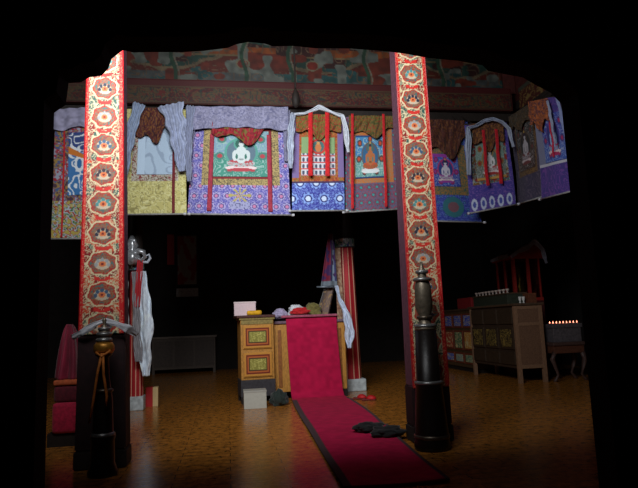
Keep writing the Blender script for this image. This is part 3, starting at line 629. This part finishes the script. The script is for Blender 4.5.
cu = lump('brocade_cushion', 'olive gold brocade cushion leaning at right of the red cloth', 'cushion', (1.44, 9.90, zt-.065), (.14, .1, .13), (120, 110, 56), 4)
def pbr(u, v):
    c = full(len(u), (128, 104, 94)); c = mixc(c, (u*7 % 1) < .25, (84, 70, 66)); c = mixc(c, noise(u*12, v*16, 5) > .68, (150, 120, 84)); return c
br = tag(surf('cushion_back', lambda u, v: np.c_[1.69+.15*u-.17*v+.05*u*v, 10.06-.05*v+.03*np.sin(u*3.14), 1.80-.46*v], pbr, 30, 40, cloth_vc, None, .07), 'grey-brown striped back cushion standing at right end of throne', 'cushion')
bn = thing('cloth_banner', (1.74, 9.95, 1.80), 'narrow dark red and blue cloth banner hanging above the throne', 'banner')
def pbann(u, v):
    c = full(len(u), (110, 20, 50)); c = mixc(c, u > .55, (50, 50, 90)); c = mixc(c, (u > .66) & (u < .84), (150, 170, 190)); c = mixc(c, noise(u*8, v*14, 3) > .62, (60, 30, 80)); return mixc(c, v > .9, (110, 120, 130))
surf('banner_cloth', lambda u, v: np.c_[1.84-.07*(1-v)-.24*v+u*(.09+.20*v), 9.95+.03*np.sin(u*9), 2.76-.92*v], pbann, 24, 60, cloth_vc, bn, .01)
rodb = MB().tube([(1.52, 9.93, 1.83), (1.84, 9.93, 1.82)], .016).build('bottom_rod', mat('grey_rod', (120, 130, 140), .4, .5), bn, True)
MB().tube([(1.80, 9.95, 2.74), (1.80, 9.95, 4.7)], .008, 6).build('hanging_cord', dark_wood, bn)
scarf('white scarf hanging knotted at the right side of the throne', [(1.86, 9.9, 1.84), (1.88, 9.75, 1.6), (1.95, 9.56, 1.34), (1.99, 9.56, 1.05), (1.97, 9.56, .78)], [.05, .06, .11, .17, .08], col=(206, 216, 236), amp=.02, folds=2)

# yellow painted side cabinet
cb_ = thing('drawer_cabinet', (.45, 9.7, 0), 'small yellow painted cabinet with two framed panels left of the throne', 'cabinet')
x0, x1, ya, yb = .17, .70, 9.45, 9.93
MB().box(x0, x1, ya, yb, .36, 1.30, bev=.006).build('body', yellow_wood, cb_)
MB().box(x0-.02, x1+.02, ya-.02, yb+.02, 1.30, 1.335, bev=.006).build('cornice', mat('olive_paint', (150, 130, 70), .6), cb_)
MB().box(x0-.06, x1+.03, ya-.04, yb+.03, 1.335, 1.375, bev=.008).build('top_board', mat('dark_red_brown', (86, 44, 34), .5), cb_)
MB().box(x0-.01, x1+.01, ya-.01, yb+.01, .10, .36, bev=.006).build('plinth', mat('grey_plinth', (62, 58, 62), .7), cb_)
for lx in (x0-.005, x1-.065):
    for ly in (ya-.005, yb-.065): MB().box(lx, lx+.07, ly, ly+.07, 0, .10).build('leg', dark_wood, cb_)
def pdoor(u, v):
    c = full(len(u), (206, 142, 58)); e = np.minimum(np.minimum(u, 1-u)*1.3, np.minimum(v, 1-v))
    c = mixc(c, (e > .10) & (e < .15), (120, 40, 26)); c = mixc(c, (e >= .15) & (e < .22), (190, 100, 46)); c = mixc(c, (e >= .22) & (e < .26), (60, 44, 30))
    c = mixc(c, e >= .26, (146, 138, 62)); return mixc(c, (e >= .28) & contour(u*.5, v*.4, 26, 5, 4, .15), (196, 186, 100))
for z0, z1 in ((.40, .80), (.84, 1.22)):
    d = MB().box(x0+.03, x1-.03, ya-.02, ya, z0, z1, bev=.005).build('door_panel', yellow_wood, cb_)
    surf('painted_ornament', lambda u, v: np.c_[x0+.045+(x1-x0-.09)*u, np.full(len(u), ya-.026), z1-.015-(z1-z0-.03)*v], pdoor, 64, 48, paint_vc, d, .008)
MB().box(x0+.01, x1-.01, ya-.012, ya, 1.23, 1.295, bev=.004).build('frieze_rail', mat('olive_paint', (150, 130, 70), .6), cb_)
cb_.rotation_euler.z = R(5)
pb = thing('carton', (.26, 9.75, 1.375), 'pinkish white carton on top of the yellow cabinet', 'box')
MB().box(.10, .45, 9.58, 9.88, 1.375, 1.58, bev=.006).build('box_body', mat('pink_card', (226, 200, 204), .7, var=.03), pb)
MB().box(.095, .455, 9.575, 9.885, 1.575, 1.60, bev=.004).build('lid', mat('pink_card2', (226, 206, 208), .7, var=.03), pb)
tag(MB().box(.30, .54, 9.44, 9.56, 1.376, 1.45, bev=.03).build('cloth_bundle', mat('yellow_cloth', (240, 176, 24), .7), None, True), 'bright yellow cloth bundle in front of the carton on the cabinet', 'bundle')
wb_ = thing('carton', (.38, 8.88, 0), 'grey-white carton on the floor in front of the yellow cabinet', 'box')
MB().box(.21, .54, 8.80, 9.08, 0, .24, bev=.006).build('box_body', mat('grey_card', (190, 188, 176), .7, var=.03), wb_)
MB().box(.205, .545, 8.795, 9.085, .235, .262, bev=.004).build('lid', mat('grey_card2', (176, 174, 164), .7, var=.03), wb_)
lump('dark_bag', 'dark green crumpled cloth bag on floor between carton and carpet', 'bag', (.74, 9.02, -.01), (.13, .13, .12), (38, 50, 44), 6)
lump('dark_cloth', 'black cloth heap on the carpet left of the right pillar foot', 'cloth', (1.50, 6.35, .03), (.17, .14, .05), (9, 8, 9), 7)
lump('dark_cloth', 'black cloth lying close against the plinth of the right carved pillar', 'cloth', (1.60, 6.0, .03), (.17, .14, .05), (9, 8, 9), 8)
# red slippers
def slipper(x, y, rz, label):
    t = thing('slipper', (x, y, 0), label, 'slipper')
    b = MB(); b.lathe([(.045, 0), (.055, .01), (.05, .025)], (x, y, 0), 20)
    sole = MB(); bm = sole.bm
    m = MB(); m.box(x-.045, x+.045, y-.11, y+.11, 0, .025, bev=.012); b.bm.free(); sole.bm.free()
    m.build('sole', mat('slipper_sole', (120, 40, 40), .7), t, True)
    u = bmesh.new(); bmesh.ops.create_uvsphere(u, u_segments=20, v_segments=12, radius=1)
    for v in u.verts: v.co = Vector((x+v.co.x*.05, y-.04+v.co.y*.08, .02+max(v.co.z, 0)*.06))
    q = MB(); q.add(u); q.build('upper', mat('slipper_red', (200, 24, 30), .6), t, True); t.rotation_euler.z = rz
slipper(2.02, 9.18, R(60), 'red slipper on the floor nearer the carpet, by the pillar base')
slipper(2.12, 8.98, R(75), 'red slipper on the floor farther right from the carpet')

# ------------------------------------------------------------------ monk seat with folded robe at the left
st = thing('low_couch', (-1.76, 7.0, 0), 'low crimson-covered seat behind the left carved pillar', 'seat')
MB().box(-1.93, -1.6, 6.8, 7.6, 0, .14).build('base', dark_wood, st)
MB().box(-1.88, -1.58, 6.76, 7.6, .14, .46, bev=.04).build('crimson_cushion', mat('crimson_cloth', (190, 26, 64), .85, sheen=.2), st, True)
MB().box(-1.88, -1.59, 6.8, 7.6, .46, .64, bev=.04).build('maroon_cushion', mat('maroon_cloth', (96, 18, 34), .85, sheen=.2), st, True)
MB().box(-1.88, -1.59, 6.79, 7.6, .64, .70, bev=.02).build('orange_band', mat('orange_cloth', (190, 90, 50), .85), st, True)
def RP(u, v):
    a = u*2*np.pi; r = (.05+.26*v**.7)*(1+.16*np.sin(a*7+v*3)); return np.c_[-1.76+.5*r*np.cos(a)-.05*(1-v), 7.15+r*np.sin(a), 1.30-.60*v]
tag(surf('folded_robe', RP, lambda u, v: full(len(u), (120, 22, 46))*(.8+.4*noise(u*18, v*6, 3))[:, None], 90, 30, cloth_vc, None, .01), 'maroon robe standing folded on the low seat at the left', 'robe')

# ------------------------------------------------------------------ right side: cabinets, shrine, offerings, lamp table
rc = thing('altar_cabinet', (5.4, 10.9, 0), 'plain brown altar cabinet with panelled end, front of the right-hand row', 'cabinet')
X0, X1, Y0, Y1, Ht = 5.13, 5.68, 9.95, 11.95, 1.42
MB().box(X0+.02, X1-.02, Y0+.02, Y1, .26, Ht-.03).build('body', mat('dark_cabinet', (66, 48, 36), .6), rc)
MB().box(X0-.03, X1+.03, Y0-.03, Y1+.02, Ht-.03, Ht+.01, bev=.008).build('top_board', mat('worn_top', (86, 66, 50), .5), rc)
for lx in (X0, X1-.07):
    for ly in (Y0, Y1-.07): MB().box(lx, lx+.07, ly, ly+.07, 0, Ht-.03, bev=.004).build('leg', brown_wood, rc)
for z in (.26, 1.02, Ht-.10): MB().box(X0+.07, X1-.07, Y0, Y0+.03, z, z+.06).build('end_rail', brown_wood, rc)
for z0, z1 in ((.32, 1.02), (1.08, Ht-.10)): MB().box(X0+.07, X1-.07, Y0+.012, Y0+.022, z0, z1).build('end_panel', mat('end_panel', (122, 88, 66), .7, scale=60), rc)
for k in range(3):
    ya_ = Y0+.1+k*.62
    for z0, z1 in ((.32, .55), (.6, 1.0), (1.06, Ht-.08)):
        d = MB().box(X0-.01, X0+.02, ya_, ya_+.56, z0, z1, bev=.006).build('door', mat('door_wood', (64, 48, 34), .6), rc)
        if z0 == .6:
            surf('painted_ornament', lambda u, v: np.c_[np.full(len(u), X0-.014), ya_+.5-.44*u, z1-.04-(z1-z0-.08)*v], lambda u, v: mixc(full(len(u), (60, 46, 32)), contour(u*.45, v*.35, 16, k+4, 4, .2), (140, 118, 60)), 40, 30, paint_vc, d, .004)
rc2 = thing('painted_cabinet', (5.75, 13.2, 0), 'cabinet with colourful painted panels behind the brown altar cabinet', 'cabinet')
XA, XB, YA, YC, H2_ = 5.30, 5.95, 12.15, 15.6, 1.40
MB().box(XA, XB, YA, YC, .1, H2_-.03).build('body', mat('olive_brown', (84, 62, 40), .6), rc2)
MB().box(XA-.03, XB, YA, YC, H2_-.03, H2_+.01).build('top_board', mat('worn_top', (86, 66, 50), .5), rc2)
MB().box(XA+.04, XB, YA+.03, YC-.03, 0, .1).build('plinth', dark_wood, rc2)
cols = [(60, 90, 190), (170, 60, 46), (90, 130, 110), (190, 130, 60), (120, 150, 150), (70, 110, 80)]
for k in range(6):
    ya_ = YA+.06+k*.56
    for j, (z0, z1) in enumerate(((.18, .42), (.48, .92), (.98, 1.30))):
        d = MB().box(XA-.02, XA, ya_, ya_+.5, z0, z1, bev=.005).build('door', mat('red_frame', (120, 56, 36), .6), rc2)
        cc = cols[(k*2+j*1+(0 if j == 2 else 2)) % 6] if not (j == 2 and k < 3) else (50, 80, 190)
        surf('painted_panel', lambda u, v: np.c_[np.full(len(u), XA-.026), ya_+.45-.40*u, z1-.04-(z1-z0-.08)*v], lambda u, v: mixc(full(len(u), cc), contour(u*.4, v*.4, 16, k+j*4, 3, .16), (200, 180, 130)), 24, 24, paint_vc, d, .004)
# step altar and bowls on the front cabinet
sa = thing('step_shelf', (5.35, 11.0, Ht+.01), 'low dark stepped shelf standing on the brown altar cabinet', 'shelf')
MB().box(5.22, 5.60, 10.35, 11.9, Ht+.01, Ht+.20, bev=.005).build('step', mat('step_green', (52, 56, 44), .6), sa)
MB().box(5.20, 5.62, 10.33, 11.92, Ht+.20, Ht+.225, bev=.005).build('shelf_board', mat('worn_top', (86, 66, 50), .5), sa)
cup_m = mat('pale_bowl', (200, 180, 170), .4)
cup = tag(MB().lathe([(.02, 0), (.024, .006), (.012, .02), (.016, .03), (.038, .065), (.04, .075), (.034, .072), (.012, .035)], (0, 0, 0), 16).build('offering_bowl', cup_m, None, True), 'small offering bowl in the row along the low stepped shelf', 'bowl', 'row of offering bowls on the stepped shelf')
cup.location = (5.27, 10.42, Ht+.226)
for k in range(1, 10):
    c = cup.copy(); C.objects.link(c); c.location = (5.27, 10.42+.155*k, Ht+.226)
for k, (cx, cy, lb) in enumerate(((5.30, 10.02, 'left of the two white cups at the front end of the brown cabinet'), (5.38, 10.04, 'right of the two white cups at the front end of brown cabinet'))):
    tag(MB().lathe([(.018, 0), (.02, .01), (.01, .03), (.026, .07), (.028, .12), (.023, .118), (.01, .05)], (cx, cy, Ht+.012), 16).build('white_cup', mat('white_ceramic', (235, 230, 225), .3), None, True), lb, 'cup')
wx = thing('wooden_box', (5.56, 10.05, Ht+.01), 'small brown wooden box at the right front corner of the altar cabinet', 'box')
MB().box(5.46, 5.62, 10.0, 10.2, Ht+.01, Ht+.17, bev=.004).build('box_body', mat('box_brown', (110, 62, 40), .6), wx)
MB().box(5.455, 5.625, 9.995, 10.205, Ht+.17, Ht+.19, bev=.004).build('lid', mat('box_brown2', (120, 72, 46), .6), wx)
rb = tag(MB().box(5.38, 5.66, 12.4, 13.2, H2_+.01, H2_+.26, bev=.02).build('red_bundle', mat('red_bundle', (150, 30, 34), .8)), 'red wrapped bundle lying on the painted cabinet', 'bundle')
# glass-fronted red shrine
sh = thing('shrine_cabinet', (6.1, 11.6, 0), 'tall red glass-fronted shrine cabinet behind the brown altar cabinet', 'cabinet')
sx0, sx1, sy0, sy1 = 5.72, 6.34, 11.0, 11.75
redw = mat('shrine_red', (150, 40, 34), .5)
MB().box(sx0, sx1, sy0, sy1, 0, 1.5).build('lower_body', mat('shrine_dark', (70, 26, 24), .6), sh)
b = MB(); b.box(sx0, sx1, sy0, sy1, 1.5, 1.56)
b.box(sx1-.03, sx1, sy0, sy1, 1.56, 2.35).box(sx0, sx1, sy1-.03, sy1, 1.56, 2.35).build('case', redw, sh)
for yy in (sy0, sy0+.34, sy1-.06): MB().box(sx0, sx0+.06, yy, yy+.06, 1.56, 2.35).build('post', redw, sh)
MB().box(sx1-.06, sx1, sy0, sy0+.06, 1.56, 2.35).build('post', redw, sh)
MB().box(sx0+.30, sx0+.37, sy0, sy0+.05, 1.56, 2.35).build('post', redw, sh)
gl = glass('pane_glass')
MB().box(sx0+.02, sx0+.026, sy0+.06, sy1-.06, 1.56, 2.35).build('glass_pane', gl, sh)
MB().box(sx0+.06, sx1-.06, sy0+.02, sy0+.026, 1.56, 2.35).build('glass_pane', gl, sh)
MB().prism([(sx0-.06, 2.35), (sx1+.06, 2.35), (sx1+.06, 2.42), (sx1-.14, 2.68), (sx0-.06, 2.42)], sy0-.04, sy1+.04).build('roof', redw, sh)
tag(MB().lathe([(.16, 0), (.2, .05), (.15, .12), (.12, .3), (.15, .42), (.05, .48), (.09, .56), (.06, .66), (.01, .72)], ((sx0+sx1)/2, 11.4, 1.565), 20).build('statue', gold, None, True), 'small gilt seated statue inside the glass-fronted shrine', 'statue')
scarf('grey-white scarf draped over the roof of the red shrine', [(5.66, 10.93, 2.38), (5.82, 10.93, 2.49), (6.05, 10.93, 2.58), (6.21, 10.93, 2.70), (6.37, 10.93, 2.52), (6.42, 10.93, 2.24)], [.06, .08, .10, .09, .09, .06], amp=.012, col=(170, 176, 196))
scarf('pale scarf laid along the left eave of the red shrine roof', [(5.65, 11.0, 2.42), (5.65, 11.4, 2.42), (5.65, 11.8, 2.40)], [.09, .09, .06], nrm=(-1, 0, 0), amp=.01, col=(130, 134, 150))
# lamp table
lt = thing('console_table', (6.05, 10.05, 0), 'dark ornate console table with curved legs at the far right', 'table')
lw = mat('lamp_table_wood', (84, 62, 56), .5)
MB().box(5.78, 6.42, 9.85, 10.3, .64, .70, bev=.01).build('table_top', lw, lt)
MB().box(5.80, 6.40, 9.88, 10.28, .50, .64, bev=.01).build('apron', mat('apron_wood', (100, 60, 44), .5), lt)
for sx in (-1, 1):
    for yy in (9.92, 10.24):
        xx = 6.1+sx*.27
        MB().tube([(xx, yy, .52), (xx+sx*.05, yy, .40), (xx-sx*.0, yy, .25), (xx-sx*.04, yy, .12), (xx+sx*.02, yy, .04), (xx+sx*.05, yy, .0)], [.045, .05, .035, .025, .03, .03]).build('leg', lw, lt, True)
tr = thing('lamp_tray', (6.1, 10.05, .70), 'grey metal tray box of burning butter lamps on the console table', 'tray')
MB().box(5.83, 6.38, 9.9, 10.25, .70, .98, bev=.008).build('box_body', mat('grey_tin', (120, 112, 116), .4, .4), tr)
b = MB(); b.box(5.81, 6.40, 9.88, 9.90, .96, 1.03).box(5.81, 6.40, 10.25, 10.27, .96, 1.03).box(5.81, 5.83, 9.9, 10.25, .96, 1.03).box(6.38, 6.40, 9.9, 10.25, .96, 1.03)
b.build('rim', mat('grey_tin', (120, 112, 116), .4, .4), tr)
flm = emit('flame', (255, 150, 120), 3.0)
bl = thing('butter_lamp', (0, 0, 0), 'small burning butter lamp in the tray on the console table', 'lamp', 'butter lamps burning in the tray')
MB().lathe([(.02, 0), (.01, .02), (.026, .05), (.028, .06)], (0, 0, 0), 12).build('cup', dull, bl, True)
MB().lathe([(.003, .058), (.012, .066), (.008, .082), (.001, .10)], (0, 0, 0), 8).build('flame', flm, bl, True)
kids = list(bl.children)
lampspots = [(5.87+.068*i, 9.95+.11*j) for j in range(2) for i in range(8)]
bl.location = (*lampspots[0], .981)
for (lx, ly) in lampspots[1:]:
    c = bl.copy(); C.objects.link(c); c.location = (lx, ly, .981)
    for ch in kids:
        k = ch.copy(); C.objects.link(k); k.parent = c

# ------------------------------------------------------------------ back of the hall
bc = thing('low_cabinet', (-1.2, 16.7, 0), 'long low dark cabinet against the back wall at the left', 'cabinet')
dk = mat('dim_wood', (84, 70, 60), .6)
MB().box(-2.05, -.36, 16.5, 17.0, .12, .95).build('body', dk, bc)
MB().box(-2.09, -.32, 16.46, 17.02, .95, 1.0).build('top_board', mat('dim_wood2', (104, 88, 76), .5), bc)
for lx in (-2.05, -.43): MB().box(lx, lx+.07, 16.5, 16.6, 0, .12).build('leg', dk, bc)
for k in range(3): MB().box(-2.0+k*.55, -1.5+k*.55, 16.48, 16.5, .2, .88, bev=.006).build('door', mat('dim_wood3', (70, 56, 48), .6), bc)
ph = thing('framed_picture', (-1.2, 17.2, 2.1), 'dim framed red picture high on the back wall, left of the throne', 'picture')
MB().box(-1.46, -.84, 17.2, 17.3, 2.42, 3.95, bev=.01).build('frame', dark_wood, ph)
surf('picture', lambda u, v: np.c_[-1.42+.54*u, np.full(len(u), 17.19), 3.9-1.43*v], lambda u, v: mixc(full(len(u), (150, 50, 44)), noise(u*5, v*9, 3) > .5, (150, 150, 150)), 24, 48, paint_vc, ph, .006)
MB().box(-1.46, -.84, 17.18, 17.28, 2.12, 2.36).build('caption_board', mat('pale_board', (170, 170, 176), .7), ph)
tag(surf('red_banner', lambda u, v: np.c_[-1.72+.2*u, 17.285+.008*np.sin(u*9), 3.96-.9*v], lambda u, v: full(len(u), (150, 34, 40)), 10, 20, cloth_vc, None, .01), 'thin red hanging strip beside the dim picture on the back wall', 'banner')
